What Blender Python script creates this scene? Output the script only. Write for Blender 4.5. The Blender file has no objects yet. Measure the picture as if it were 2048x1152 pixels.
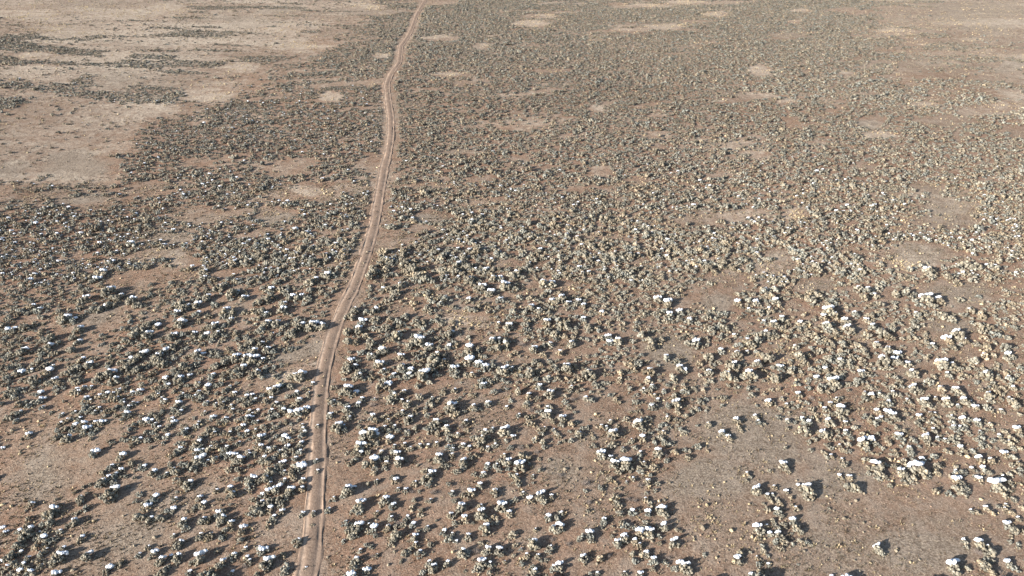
import bpy, bmesh, math, random
import numpy as np

# ------------------------------------------------------------------ camera, sky, sun, exposure
scene = bpy.context.scene
COL = scene.collection
CAM_H, PITCH, FPX = 50.0, math.radians(31.4), 1384.0
cam_data = bpy.data.cameras.new("camera")
cam_data.sensor_width = 36.0
cam_data.lens = FPX / 2048 * 36.0
cam_data.clip_start, cam_data.clip_end = 1.0, 6000.0
cam = bpy.data.objects.new("camera", cam_data)
cam.location = (0, 0, CAM_H)
cam.rotation_euler = (math.pi / 2 - PITCH, 0, 0)
COL.objects.link(cam)
scene.camera = cam

SUN_EL = math.radians(19)
SUN_AZ = math.radians(239)          # compass style, clockwise from +Y: behind the camera to the left
world = bpy.data.worlds.new("World")
scene.world = world
world.use_nodes = True
wn = world.node_tree
bg = wn.nodes["Background"]
sky = wn.nodes.new("ShaderNodeTexSky")
sky.sky_type = 'NISHITA'
sky.sun_disc = False
sky.sun_elevation = SUN_EL
sky.sun_rotation = SUN_AZ
wn.links.new(sky.outputs[0], bg.inputs[0])
bg.inputs[1].default_value = 0.07

sd = bpy.data.lights.new("sun", 'SUN')
sd.energy = 5.0
sd.angle = math.radians(0.55)
sd.color = (1.0, 0.94, 0.87)
so = bpy.data.objects.new("sun", sd)
so.rotation_euler = (math.pi / 2 - SUN_EL, 0, -SUN_AZ + math.pi)
so.location = (-60, -40, 60)
COL.objects.link(so)
scene.view_settings.view_transform = 'Standard'
scene.view_settings.look = 'None'
scene.view_settings.gamma = 1.0
scene.view_settings.exposure = 1.5

SNOW_Z = 0.56
HAZE = 0.00004

# Sagebrush surveyed from the photograph: left, top, scale of the survey sheet, then "x y width [snow width]"
# (a snow width of -1 marks a dead, leafless grey shrub)
SURVEY = [
(0,960,5.988,"""36 30 9 5;60 41 16 13;86 53 13 7;96 24 12 3;114 18 5;121 5 14 5;136 4 10;132 20 19 13;184 25 11 8;174 36 11 9;168 46 13;180 50 10 5;193 48 12;200 38 8;3 63 7 6;0 56 3 7;20 62 8 6;33 61 12 7;30 67 14;25 72 11;45 64 8 3;54 61 9;60 53 12;51 52 8;70 63 9 4;48 72 10 9;63 72 10;55 74 8;20 79 12;26 80 8;42 81 10;53 79 9;54 85 9 3;48 90 9;13 88 10;22 88 8 5;32 95 9 4;46 97 9;10 94 12;0 97 4 6;16 98 8;25 103 9 5;5 106 11 5;19 103 9;33 106 9;48 105 9 3;10 113 9;20 112 8 8;33 113 10 8;68 98 17 14;74 84 9 5;96 72 10 6;104 95 13 9;64 116 8 11;128 111 10 10;166 92 8 4;183 93 11 10;193 101 12 9;177 83 8 3;202 106 8;194 114 12"""),
(341,960,5.988,"""7 2 9;21 9 13 7;5 26 9 4;34 25 8 7;38 34 11 7;31 34 8;27 39 7;15 55 12 7;2 39 8 8;39 53 12 5;51 47 7;57 45 9 10;62 52 13 7;72 56 9 7;67 62 9;55 16 8 4;70 15 9 7;74 22 12 5;80 2 8;92 3 10;98 5 12 10;113 4 13 4;120 3 8;119 8 8 4;97 15 8;136 5 9 4;148 1 10;158 6 10 6;157 15 9 5;100 26 9;109 22 8 6;116 20 11 10;127 17 12 12;134 26 13;143 19 12 10;133 32 9;120 29 12;108 33 12 5;98 37 9;106 41 14;98 43 9;118 39 10 7;123 49 9 5;120 55 11;133 42 8 7;158 44 7 5;171 44 8 4;195 26 8 3;189 40 9 4;75 62 6;86 62 8 10;85 66 9;84 75 10;62 71 9;35 71 11 5;47 71 11 4;3 69 7 3;10 81 13 6;32 100 15 15;9 97 12 7;0 94 5 5;22 115 10 5;61 104 12 7;56 86 8;89 86 8 5;75 95 11 6;91 96 7 5;94 101 9 4;88 106 11 -1;106 84 7 3;109 90 10 11;116 86 8;114 106 16 14;152 78 12 4;138 106 10;138 112 11;162 108 5 3;73 115 8 5;104 116 9;170 57 6"""),
(682,960,5.988,"""8 19 15 10;2 23 7;15 14 8 6;43 5 7 3;65 5 8 8;68 14 6 3;77 16 8 5;84 17 7 -1;88 8 9 4;94 16 5;103 3 14 5;105 10 8;110 18 11 -1;129 8 8;133 19 8 4;146 21 9;155 20 11 9;166 10 9 6;184 18 11 6;188 26 8 -1;204 27 5;52 30 13 10;62 36 10 7;21 36 15 13;22 42 9;14 41 8;88 27 8;85 36 9;96 39 7;107 28 7 3;102 28 4;136 27 7;150 31 6;167 35 10 3;143 38 14 9;134 45 9;131 46 9 5;167 45 14 9;192 36 12 13;201 43 10 7;184 46 9;178 52 10;187 52 7;147 51 11 8;136 54 8;158 53 5;43 43 7 3;60 50 9 4;59 45 6;79 49 9 4;70 56 12 -1;75 56 9;6 55 10 2;15 56 6;33 57 6 3;12 64 12;20 62 12 12;16 70 13;33 65 9;38 64 10 10;56 62 10 5;67 59 9;86 58 9 6;93 63 7;103 61 8 4;95 45 8;66 69 13;63 74 10;60 79 8;82 75 6;88 73 11 7;89 81 9 4;83 86 8;94 92 11 5;3 76 6 2;23 88 7 4;31 80 7;36 82 7;43 93 6 2;37 94 8 -1;18 101 12 6;16 108 8;30 114 8 11;64 88 4;105 104 10 5;110 110 12 7;98 113 9;127 104 10 5;123 66 9 6;133 68 7 3;130 74 11;138 76 5 4;152 71 10 6;172 62 13 8;202 69 6;145 91 12 6;151 90 10;161 88 12 -1;175 88 12 7;168 77 7;189 89 12 10;162 109 11;168 104 12 12;178 103 8 4;196 100 6 2;178 113 8"""),
(1024,960,5.988,"""6 4 10;8 8 8;13 18 7 3;4 25 8 2;1 44 3;21 26 9 8;34 23 12 12;38 27 9;47 22 8 5;25 4 4;87 5 12 -1;88 13 6;106 10 9;130 9 6;125 4 5;137 2 4 2;153 6 9 -1;163 2 9 5;161 14 5;172 11 6;125 20 9;126 28 9;130 32 9;129 40 9;139 22 8 -1;147 24 8 -1;160 23 8 3;166 27 8;144 40 10 6;163 41 10 9;160 49 7;157 56 9;174 35 8 4;181 38 13 12;131 51 8;181 57 12 8;198 58 6;203 60 5;43 48 9 7;54 46 9;59 42 8 4;110 51 10 6;49 61 11 5;57 61 12 12;86 67 8;93 68 11 11;94 73 8;47 72 8 -1;46 83 10 3;26 80 14 7;11 84 5 2;4 79 7;17 93 10 4;31 94 9 5;12 101 8;28 61 6 2;22 72 5;67 77 9 -1;85 96 12 7;50 107 10 5;56 107 12 12;27 112 10 6;94 112 6;102 113 7 4;126 78 12 8;134 72 12 10;138 70 7 4;147 74 9 6;153 79 9 4;145 88 9;156 89 9;161 89 9 7;148 97 9;170 98 11 8;153 65 11 12;165 65 12 12;176 66 7;195 76 12 10;184 98 8;187 92 8 -1;195 105 10;202 103 10 11;168 106 8;154 114 9 7;135 112 8 3;115 91 8 -1;120 67 5;91 27 10 -1"""),
(1365,960,5.988,"""90 12 13 12;111 6 7 3;140 4 5 5;150 11 15 11;152 16 14;126 12 7 6;131 18 7;132 27 5;137 32 8 3;103 18 9 6;109 15 5 3;115 21 7;118 26 8;119 31 6;98 25 5;102 33 9;107 33 5;114 37 10 7;118 40 8;109 46 7;115 55 9;112 50 6;134 49 11 9;139 57 12;92 60 13 13;102 53 6 3;106 64 8 7;117 66 12 9;112 72 9;121 72 11;118 80 8;124 63 7 -1;97 77 6;98 83 8;103 88 5;133 74 5;132 61 4;150 72 6;154 75 6;82 84 5;67 96 11 10;90 91 6 2;92 99 8;97 107 6;93 107 7;104 100 5 4;108 105 5;5 106 14 10;83 113 6 6;198 4 9;180 115 6 5"""),
(1706,960,5.988,"""30 82 12 10;36 86 9;3 7 12;65 0 7;128 8 12;134 2 11;133 13 12;137 7 9;140 10 7;176 6 13 20;172 8 10;188 8 9;183 15 9;195 20 8;192 2 8;144 34 6 4;150 35 7;162 32 8 6;168 36 8;176 28 6;186 27 6 3;185 33 9 3;192 36 8;201 44 8 4;188 53 11 9;195 58 12;190 71 6;200 73 6;135 71 8 5;137 77 6;155 77 13 13;150 84 13 -1;165 86 14;164 78 7 4;162 93 10;168 95 8;160 102 15;166 109 11;155 97 9;176 108 8 -1;123 106 14 18;137 103 9;130 101 7;188 100 10 9;196 104 9"""),
(0,768,5.988,"""10 8 12;3 6 6;5 12 8;18 6 9;25 3 10;37 3 8;44 10 9 8;66 2 9;66 7 7;75 2 7;85 8 9;91 10 10 5;90 6 8 6;98 5 9 5;107 4 8 4;22 23 8;29 18 7;33 23 8 3;38 19 8;46 18 10 8;49 27 9 3;8 38 10;15 32 8;21 32 8 4;17 42 8 3;72 36 7 4;88 33 6 3;94 41 7 4;98 23 7;101 18 8 7;106 20 8 3;101 27 9;99 32 8;94 36 7;104 32 9;112 34 8 3;117 30 7 4;120 33 4 2;117 15 8 5;126 13 8 6;134 12 7 4;124 20 6;133 18 9;139 18 9 3;146 21 8 3;147 24 7 3;141 9 9 5;148 6 8;157 12 7 6;166 11 8 8;153 29 8 5;149 29 8;158 25 8 4;163 24 5 4;129 33 9;136 30 8;141 27 7;125 38 8;150 38 9 8;146 43 6;155 39 8;170 2 8;184 6 7;193 5 8;200 4 7 6;183 14 8;190 10 8;175 19 8;181 18 8;188 15 8 3;196 22 8 5;193 18 5 3;70 47 8 4;78 43 9 3;84 41 6;77 53 9;68 55 8;66 63 10;72 60 7;87 50 8 7;86 56 9;92 55 8;79 66 13 5;76 69 7;98 49 9 8;100 56 11 10;98 60 8;112 48 9 5;120 48 9 8;110 59 7;116 54 7;107 52 8 -1;30 61 10 8;33 55 6;111 86 11 11;144 90 10 9;132 101 9 5;143 106 8 7;137 111 10 5;128 114 9 6;171 102 9 6;183 109 10 7;191 113 8;199 111 8 4;155 55 7;160 50 8;168 46 8;151 61 8;158 66 8;147 67 8;153 68 7;166 69 9 5;162 66 8;172 47 9 9;180 46 7 5;185 50 8 4;189 55 9 5;176 58 8;181 59 8;168 62 8 -1;181 38 8;187 40 7;194 35 8;203 42 6;202 51 7;198 56 7;199 65 8 6;196 71 6;0 75 4 6;204 89 6"""),
(341,768,5.988,"""3 30 8;8 26 9 8;5 34 9;11 36 8 5;1 43 5 5;3 48 6 8;11 17 8;14 14 6 3;20 15 7;28 18 9 3;33 12 7 4;34 21 7;26 10 6;20 4 8;33 3 9 3;43 7 8 8;45 12 7;55 4 8;61 2 8;56 13 6;65 11 8;70 7 8 4;76 15 7 6;70 19 6;62 21 8;62 26 8 3;54 27 7 3;63 31 8;72 29 7 3;43 26 9 4;40 37 8 3;50 44 8 8;84 22 8;90 20 9 6;97 18 8 6;94 26 10;101 22 7 4;88 28 8;111 17 8;118 12 8 8;125 12 12 11;114 23 9;120 21 6 5;134 4 9;144 5 10;141 18 8;150 15 9 5;161 8 7;170 3 6 5;165 14 6 3;165 18 5;177 17 5;154 24 9 6;149 27 9;126 28 9 4;134 31 8;145 30 6;121 36 8 4;127 40 9;134 37 10 6;143 40 10 9;153 40 11 11;162 36 10 9;86 44 9;92 45 9 7;91 49 8;98 39 6 3;97 44 6 5;80 46 7;74 35 8 4;83 35 6;94 36 7 4;104 36 7 4;58 50 7;66 46 8 5;33 49 7 3;31 53 8 3;17 60 11 6;47 55 9;46 60 10;40 62 7;54 57 8;52 63 8 4;73 56 7;81 56 7;86 55 8 7;104 49 7 3;112 54 9;101 59 8 3;90 63 10 6;85 65 7;70 63 9 4;65 62 6;74 68 7;63 70 5;107 69 10 9;104 74 9;113 66 7;127 55 9;127 65 8;134 61 10 -1;135 69 9 8;140 71 8 7;158 53 6 3;158 58 8 4;160 62 8 4;157 67 9;156 76 9 6;139 81 10 7;147 83 8;155 86 9 4;137 88 8;107 81 11 7;117 83 9 6;127 88 9;131 84 6 3;124 92 8;12 74 11;10 82 11 5;5 86 9;33 74 10 6;53 73 8;55 78 10;47 81 10 4;38 83 8 4;31 85 8 8;66 81 11 5;82 74 7 3;76 74 4;69 90 10 8;76 89 8 7;63 87 7;93 84 7 3;94 88 8 4;53 94 10 4;83 96 12 10;78 94 9;22 100 8;18 99 9;33 96 13 13;28 103 9;44 95 5 4;7 108 12;3 105 9 3;0 100 6;12 97 7;70 106 10;75 100 8;82 105 9;112 95 12 6;118 98 9;106 94 5;130 100 9 3;135 99 8 7;120 108 12;128 105 10;136 110 9 3;150 94 8 5;149 101 9;155 106 11 14;145 108 10;146 113 9;175 96 7 3;176 108 6 4;176 54 6 3;196 7 8;202 12 8;191 22 8;195 26 10 3;203 26 7;191 42 10 5;197 37 7;200 57 13 10"""),
(682,768,5.988,"""7 13 14 13;17 15 8 8;12 17 6;47 7 12;55 6 10 11;61 12 8;63 20 13 5;60 24 10;75 13 8 5;73 23 6 4;80 19 5;93 3 8;91 6 7;106 0 8;94 19 11 3;79 28 12 4;109 20 7 3;105 25 9;102 31 6;136 10 8 3;131 24 7 3;170 5 10 7;158 30 10 5;176 27 10 7;198 30 7 4;132 33 14 13;126 33 7;134 40 9;118 39 7;104 41 9 3;20 29 8 6;25 22 8 5;8 29 8 2;7 36 12 6;10 39 9;10 44 7 3;40 21 6 2;38 28 10 -1;37 44 10 7;24 47 6;56 48 8 3;58 52 5;52 57 9 4;58 59 7;64 55 7 4;68 41 9;73 38 10 4;81 47 12 6;22 54 6;33 55 7;26 59 8;3 54 7 3;5 58 7 2;80 62 9 3;104 57 11;113 52 14 7;108 60 10;119 47 7;125 48 7;126 57 11 6;116 63 9;149 49 9 5;144 54 9 -1;150 57 7;130 70 9;139 64 8 3;172 60 9 5;181 57 8 4;177 65 7;195 61 13 12;168 70 13 3;162 76 9;36 66 14 13;27 68 12 13;42 66 8 6;38 72 9;32 77 9;43 75 8 2;33 85 8;57 72 10 10;21 81 13 13;8 85 7;17 86 9;23 88 9 6;18 93 8;12 98 9;48 86 7 5;43 91 8;47 93 8;62 84 8;55 92 8;66 89 10 8;64 78 6 3;76 77 8 4;83 82 9 3;94 78 8 4;104 77 5 4;114 76 8 4;30 101 12;38 98 11 12;41 104 8;54 99 8 5;53 104 7;69 100 12 13;39 110 8;79 95 4;117 94 13 10;105 94 5;133 89 8 4;120 84 8 -1;128 79 8 3;134 82 7 3;146 78 9 6;153 80 8 5;153 86 6;156 91 9;162 88 8;170 80 8;175 80 8 4;184 76 8 3;203 78 8;195 88 7 3;190 94 8;199 98 12 7;186 101 9 3;190 106 9;200 104 8;204 110 8;175 101 9 6;146 99 12 9;146 104 8;139 108 9;128 101 9;121 102 7;100 107 9;108 113 11 9;170 112 9 6;160 110 7;62 114 7"""),
(1024,768,5.988,"""7 11 10 2;17 2 8;33 6 10 6;45 15 12 9;20 16 10 6;18 24 9;31 19 9;71 6 10 4;52 6 4;64 22 9;72 19 10 -1;68 29 7;75 34 6;88 18 7 5;95 19 8;104 9 5;124 18 7;142 6 8 2;148 21 9;158 7 8 3;168 3 9 4;182 8 8 3;195 13 8;204 8 6 3;198 17 6;171 13 6 3;175 18 6 4;187 25 9;197 24 12 11;167 28 9 6;174 25 6;22 32 9 -1;33 34 9;42 30 7 4;32 27 5;42 39 12 9;48 44 6;18 42 9;24 40 8;20 48 9;26 49 8;35 42 5;8 40 9 3;60 44 11 8;59 50 7;71 49 9;77 47 6;34 56 9;39 55 8 3;35 61 8;50 56 6 2;53 60 7;56 64 7;84 53 6;90 52 7 2;69 57 5;80 62 10 4;71 68 8;78 58 6;61 69 6;27 69 8 2;37 71 8;39 77 8;29 83 9 -1;118 46 7 4;107 52 7 4;113 53 7 4;126 51 6;152 50 12 13;157 54 7;136 42 9;163 40 8;186 40 9 3;178 48 8;174 53 5;181 58 9 3;177 62 8;171 68 7;183 70 9;98 65 6;121 62 12 11;119 73 11;97 74 8;156 66 10 7;143 68 9 2;147 75 7;154 82 6 4;153 85 7;133 78 8 2;107 87 11 11;118 89 7 5;175 83 12 9;184 84 7 -1;122 99 12 10;127 106 10;137 99 15 17;107 106 5;142 104 5;128 92 6;158 95 7 3;154 104 9;153 100 8;168 100 8;172 97 8;166 108 7;152 89 5;9 103 13 15;5 114 10 4;25 112 6 2;117 114 8;145 114 8 3;93 43 4;1 66 6 6;10 78 10 -1;57 110 9 -1"""),
(1365,768,5.988,"""4 8 9;14 3 6;17 6 5;21 19 10;20 28 6 2;12 31 7;5 36 8;12 16 4;90 3 4;108 3 6;116 3 6;98 9 5;140 11 9 7;155 14 9 -1;120 15 6 3;104 21 9 9;111 20 6;117 26 7;117 36 8;126 23 8 4;133 18 4;134 25 5;129 30 5;129 33 4;139 23 6;142 17 5;150 19 6;156 27 9;146 31 4;156 36 6;163 39 5;145 40 9 5;153 44 8 6;127 42 8 4;136 42 6;127 49 6;139 37 6;172 28 8 5;174 34 7;166 19 5;186 16 8 3;179 22 8 5;186 24 7;197 19 4;193 30 14 12;192 37 9;187 33 8;177 44 12 9;197 44 7 5;187 52 7;189 58 6;184 62 6;198 55 9 5;164 51 3;170 58 12 9;176 60 8;147 54 14;145 49 5;153 65 6;152 68 3;159 62 8;174 70 8;171 78 8;174 83 7;180 83 7 4;177 68 6;155 75 6;200 61 6;190 70 6 3;193 75 7;200 69 9;202 75 6;193 87 7 3;195 93 8;199 90 6;88 37 8 5;92 43 8 3;99 44 5;65 43 10 7;69 50 8;72 54 5;32 47 9 4;18 47 5;48 58 9 8;56 63 9 6;122 96 11 9;127 101 8;78 105 6 3;82 108 5;78 112 5;190 108 8 5;202 109 7 6;203 97 3;165 5 10;175 7 8;182 3 7;152 2 8"""),
(1706,768,5.988,"""16 8 8 3;16 15 10;24 12 9 8;34 10 9 3;40 20 9;45 20 10 6;36 22 7;50 8 9 4;58 9 7;66 7 4;75 4 13 10;82 6 7;93 10 5;67 17 9 3;73 20 5;86 15 4;88 20 13 10;97 24 6;86 26 6;108 4 11 6;111 10 8;101 14 7 3;105 18 5;114 20 12 9;126 6 12 9;133 8 7;137 18 12 8;144 18 6 3;128 23 6 4;165 11 12 6;166 16 10;162 25 11;168 28 8;175 6 9;183 7 5;177 17 4;190 14 7 3;194 20 13 3;196 24 8;195 2 8 5;203 2 5;150 26 9 8;181 29 7 4;31 30 9 6;24 35 6;36 38 8 5;28 43 9;32 40 8 5;42 39 7;44 32 10 9;51 37 12 12;66 32 6;82 37 10 7;84 39 7;79 43 9;95 32 7 3;101 32 6 4;98 37 6;104 41 8;110 46 6;116 34 5;121 36 8 3;121 42 8;135 40 9 9;138 44 7;135 32 6;121 30 7;152 44 9 8;124 50 10 5;131 50 9 4;120 48 6;99 52 9 4;106 58 6;104 62 7 4;167 45 7 3;161 50 6;155 54 7 3;156 60 8;150 62 7;170 50 5;183 52 8;178 58 6 4;170 63 8;181 62 5;200 52 10 9;203 57 7;190 60 8;196 63 8;190 67 9 4;195 73 8;201 72 7;156 70 10;165 70 7;175 72 4;3 48 8;0 60 6;41 60 5;50 59 4;58 61 11 9;62 66 5;14 69 12 14;24 66 11 11;31 67 6;18 74 9;24 78 5;77 65 5;81 70 5;90 63 13 11;92 68 7;99 68 6;69 69 5;113 65 9 4;119 63 8;123 69 3;70 75 10 5;71 80 9;73 86 7;48 74 4;50 79 4;115 77 10;129 80 7;132 74 8 7;137 76 5;146 76 7 3;150 80 6;99 83 11;86 88 8 7;103 95 11;100 98 7;185 81 9 9;193 83 9;155 88 11 10;168 89 10 5;63 89 9 2;46 86 5;15 86 7;53 93 6;125 95 7;126 102 8 4;138 92 4;145 99 7 5;150 100 5;159 99 8 7;166 102 8;31 98 14 13;20 103 6;33 105 12;38 107 8;44 110 4;61 104 12 9;65 107 9;63 112 7;70 98 8 6;82 102 18 20;78 106 8;92 107 8;103 103 8;128 114 11 12;154 112 9 8;181 104 5;190 105 8 3;183 109 9 4;190 112 6;192 93 8;201 92 8 3;203 98 7"""),
(0,384,3.0,"""50 64 6 4;56 52 5 5;64 60 8 6;68 63 6;71 62 5 3;57 70 7;61 69 6 3;66 67 6;78 65 6 5;82 67 6;38 76 7 5;43 76 5 3;36 73 5;46 82 6 4;43 86 5;46 89 5 3;42 94 6;30 86 6;26 88 6;28 92 6 4;34 89 4;24 96 5;30 96 5;33 95 4;12 95 6 5;6 96 5;22 99 3;48 100 5 3;56 99 5;40 99 3;73 92 5;76 89 6;80 86 6;84 83 6;88 80 6;91 78 5;93 81 5 4;88 87 7 5;103 88 6 4;110 86 5;106 91 4;116 86 4 3;123 88 6 4;128 87 5;133 90 5;130 86 5 2;136 87 4;108 80 6 6;105 73 5 4;110 76 5;118 74 5 3;125 75 5;111 70 6 3;117 69 6 6;108 67 6;135 73 6 5;140 73 5;147 73 4;138 78 5 3;128 82 6 5;139 62 7;142 61 5 2;146 65 5 4;129 68 5;131 58 6 2;124 59 4;118 61 4;124 64 6 3;155 68 6;160 66 6;163 64 5;157 73 6;154 77 5;159 75 5 3;152 72 5;169 73 6 4;175 65 6 4;180 65 6 3;185 65 5;170 69 5 3;162 60 5 4;168 59 5;171 61 5 2;166 55 5;186 56 6;189 54 5 3;186 60 5;195 52 6 4;200 51 5;147 95 6;150 92 6;154 90 5;157 93 5 2;152 98 6 4;160 97 6 3;165 97 5;160 81 6 4;166 81 6 3;157 84 5;163 87 4 2;148 83 6 -1;175 86 6;180 83 6 4;178 81 5;187 83 7 6;193 83 6 4;174 88 6;130 106 6;135 104 6;141 102 6 6;147 102 6 5;152 103 6 6;157 103 5 3;145 108 6 4;138 109 5;141 110 5;154 111 6 3;180 113 7 6;176 113 6 3;127 112 5 3;108 90 4;103 94 6;98 97 6 4;94 100 6 5;98 104 6;95 102 6;84 99 6 6;80 102 6;77 101 5 3;73 102 5;75 106 6;82 107 6;86 104 5;117 99 6 4;121 99 4 3;118 104 5;127 97 3;38 108 5;42 107 6;47 105 6;52 104 6 4;46 113 6;60 111 6;65 110 7 6;57 113 5;27 107 5 5;20 112 7;10 108 5 5;4 110 5;17 106 4 2;30 113 6 4;68 114 6 4;100 112 5;105 108 5;110 106 6;113 112 4 3;85 112 5;92 109 5;98 114 5 4;107 114 6 4;5 75 5;2 78 5;12 70 5;18 68 5 3;22 70 5 3;14 80 6;20 78 4;7 81 4 3;3 82 4 5;30 104 5 2;26 103 5"""),
(683,384,3.0,"""43 48 7;47 52 7;50 54 6;53 54 5;43 51 5;61 48 6;68 49 6;70 45 6 3;75 46 6;77 49 4;86 48 5 3;76 54 6 2;91 53 5 3;95 53 5 3;102 51 6;105 50 6 3;111 45 4;98 58 7 6;104 59 5;84 59 6 5;89 62 6 5;76 66 4 3;95 66 5 3;103 68 4;107 64 5;114 64 5;121 56 6 4;126 56 6 4;124 60 5;130 61 5;132 65 6 4;126 66 4 3;136 68 5 3;142 66 4 3;145 69 4 3;19 50 6;19 47 5;17 53 6;22 49 4;28 60 5;34 58 6 2;33 62 6;27 67 5;31 65 5;25 60 4 3;50 62 5;53 65 5;54 67 5;59 69 5 2;62 65 5 2;52 72 5;43 68 5;76 71 5;79 72 5;88 70 4;113 71 6 4;110 73 4;118 72 5 2;103 73 5;8 73 6 2;5 77 6;15 74 5;20 73 6 3;20 78 6;28 73 3;12 80 5 5;20 83 5;29 78 5;27 83 6;34 79 5;38 76 5;44 79 5;48 81 6;94 80 4 2;100 82 6 4;110 80 5;123 79 5 4;133 81 7;130 77 5;148 82 6;156 73 4 3;145 77 4 3;4 86 6;4 92 6;10 85 6 5;9 92 5;15 88 5;18 92 6;33 88 7 2;31 90 5;43 87 4;41 94 6;46 92 8 7;52 95 6 5;46 100 5;57 99 6 2;64 87 6 2;66 86 4 3;64 94 5 3;90 91 6 4;94 90 5 3;93 95 6;98 93 6 3;99 90 5;76 95 5 5;76 98 6;82 96 4;83 99 4;124 84 5;128 86 6;134 87 5;125 92 5 2;138 92 6 3;108 92 6 -1;160 88 5 4;161 91 5 4;166 90 6 3;175 89 4;115 96 6 4;131 97 5 2;121 98 4;104 97 4;24 98 7 5;18 101 6 2;12 98 5;35 101 6 4;17 95 5;5 104 6 4;3 108 7;8 107 5 3;22 106 6 5;25 109 5 2;36 107 6 3;41 109 5 4;31 112 5 3;27 104 3;55 103 8;61 103 6 2;54 107 7;60 106 5;57 110 5;76 103 6 6;82 105 6 5;86 107 6 5;67 108 6 5;68 111 5;97 109 7 5;102 107 4 2;48 113 8 8;40 112 6 3;10 113 7 3;18 112 5;78 111 5 2;86 112 3;113 110 7 2;116 103 6;119 108 6;117 113 5;128 105 4;135 107 7 4;140 105 5;124 113 5 2;138 114 5;148 110 7 3;172 103 6;178 103 6;175 105 5;185 108 6 3;184 113 5 3;180 86 6;185 89 6;192 88 5;186 93 5;190 65 6 5;196 67 6 6;194 71 5;197 74 6 4;203 72 5 4;195 99 5 3;201 101 5;203 106 6 4;199 111 6"""),
(1366,384,3.0,"""4 77 6 3;15 74 5;22 72 5;33 66 5 4;40 64 6;44 66 5 4;50 58 6 2;55 57 5 2;54 62 5;52 60 6;56 65 5 4;46 71 6;52 70 6 2;40 70 5 2;60 75 5 3;49 77 4 2;55 79 6 4;77 59 6;82 61 6;77 63 7;88 71 7 7;85 74 5 3;92 73 5 3;104 72 5 3;98 77 6 4;111 76 5 3;113 73 5;88 66 5;90 64 5;71 78 5 3;87 80 6 5;92 83 5;100 82 7 6;106 57 6 2;112 58 6 3;109 62 6 2;116 61 5 2;118 66 6;128 60 6;134 59 6;147 64 7 8;155 64 6 5;151 67 5;152 71 5;156 73 7;162 75 6;169 72 5;143 66 5;141 72 5 2;173 70 5 2;180 73 5 2;167 63 5;148 47 7 5;161 50 6;165 53 5;170 43 7;176 44 7;190 40 6;187 44 6;25 81 6;17 82 6;50 85 7 3;55 85 6;62 86 5;31 85 3 2;27 88 4;78 85 6;82 88 5;86 88 5;111 85 6;115 80 6 3;120 84 7 3;124 86 6;126 81 5;136 82 5;140 79 4;160 88 5 6;166 85 7 6;170 88 5 3;163 92 5;147 89 5;151 91 5 3;180 82 6;184 79 6;188 84 6;195 86 5;182 86 5;178 78 5;200 80 4;8 91 6 5;3 90 5;34 91 5;39 89 6 2;45 88 6;41 91 6;68 92 4 2;16 98 6;23 95 5 3;14 98 5;33 97 6 3;39 95 3 2;51 99 7;46 96 4;70 98 7;73 101 5;77 105 4;66 105 5;106 91 5;109 94 5;111 96 4;117 91 6 3;124 94 6 3;130 97 6 5;95 101 6 3;100 101 6;87 98 5;101 104 5;121 101 8 6;128 101 7 6;136 102 5 3;157 103 8 7;163 103 6 3;167 104 4;183 92 6;194 92 6;187 96 4;182 97 5 2;175 100 6;10 102 4;31 104 7 3;45 103 6 4;59 105 5 4;65 107 5;16 108 5 3;1 107 4 4;27 110 7 3;32 112 5;40 110 8 5;56 111 7;50 106 3;86 106 5 3;88 109 4;115 104 3;124 104 5 2;108 108 6 4;106 112 6;81 111 4 4;91 114 7 7;139 108 7 3;183 109 7 3;197 97 5 4;195 99 5;160 108 5 2;170 108 4;148 112 6;197 111 6 2;203 104 4"""),
]
# how thickly sagebrush grows beyond the surveyed strip, one row for each 48 photo rows, 32 columns
DENSITY = """0 0 0 0 0 1 1 1 1 2 2 4 5 7 8 8 6 5 5 6 7 7 7 7 8 7 5 3 2 1 1 0
5 4 3 1 3 4 3 4 2 1 3 4 6 8 8 8 6 5 7 7 7 7 8 8 8 8 6 4 2 2 1 1
5 2 1 3 5 3 2 2 3 2 6 6 7 7 7 7 6 7 7 8 8 8 8 7 8 8 6 6 3 3 2 1
5 3 3 1 3 3 3 1 4 6 6 5 7 6 7 7 6 7 8 8 8 8 8 5 7 8 8 7 6 4 3 2
4 3 2 1 1 1 4 7 8 7 6 6 7 6 7 7 7 7 7 7 8 8 8 8 8 8 8 8 7 5 5 4
2 2 2 3 4 6 8 8 8 7 7 7 7 6 7 7 7 6 7 7 8 8 8 8 8 8 7 8 7 6 5 4
2 1 1 3 6 7 7 7 7 7 7 6 7 5 7 7 7 7 7 7 8 8 8 8 8 8 8 7 7 7 7 6
3 3 4 5 6 6 6 6 6 5 6 6 7 6 6 6 7 7 6 6 6 7 8 8 8 8 8 8 7 7 7 7
5 5 3 5 6 7 7 7 4 6 6 6 7 4 6 6 7 7 6 6 7 7 8 8 6 7 7 7 6 4 4 6
6 7 7 7 7 7 6 7 6 6 5 6 7 4 6 7 6 6 7 6 7 7 7 7 7 7 7 7 6 6 6 6
7 7 7 6 4 4 5 6 6 6 5 6 5 6 6 6 6 6 7 6 6 7 7 6 6 6 7 4 3 3 6 6
7 7 6 6 4 5 6 6 6 5 5 5 6 6 6 6 6 7 6 6 7 7 7 6 5 6 6 7 5 4 5 6"""
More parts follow.
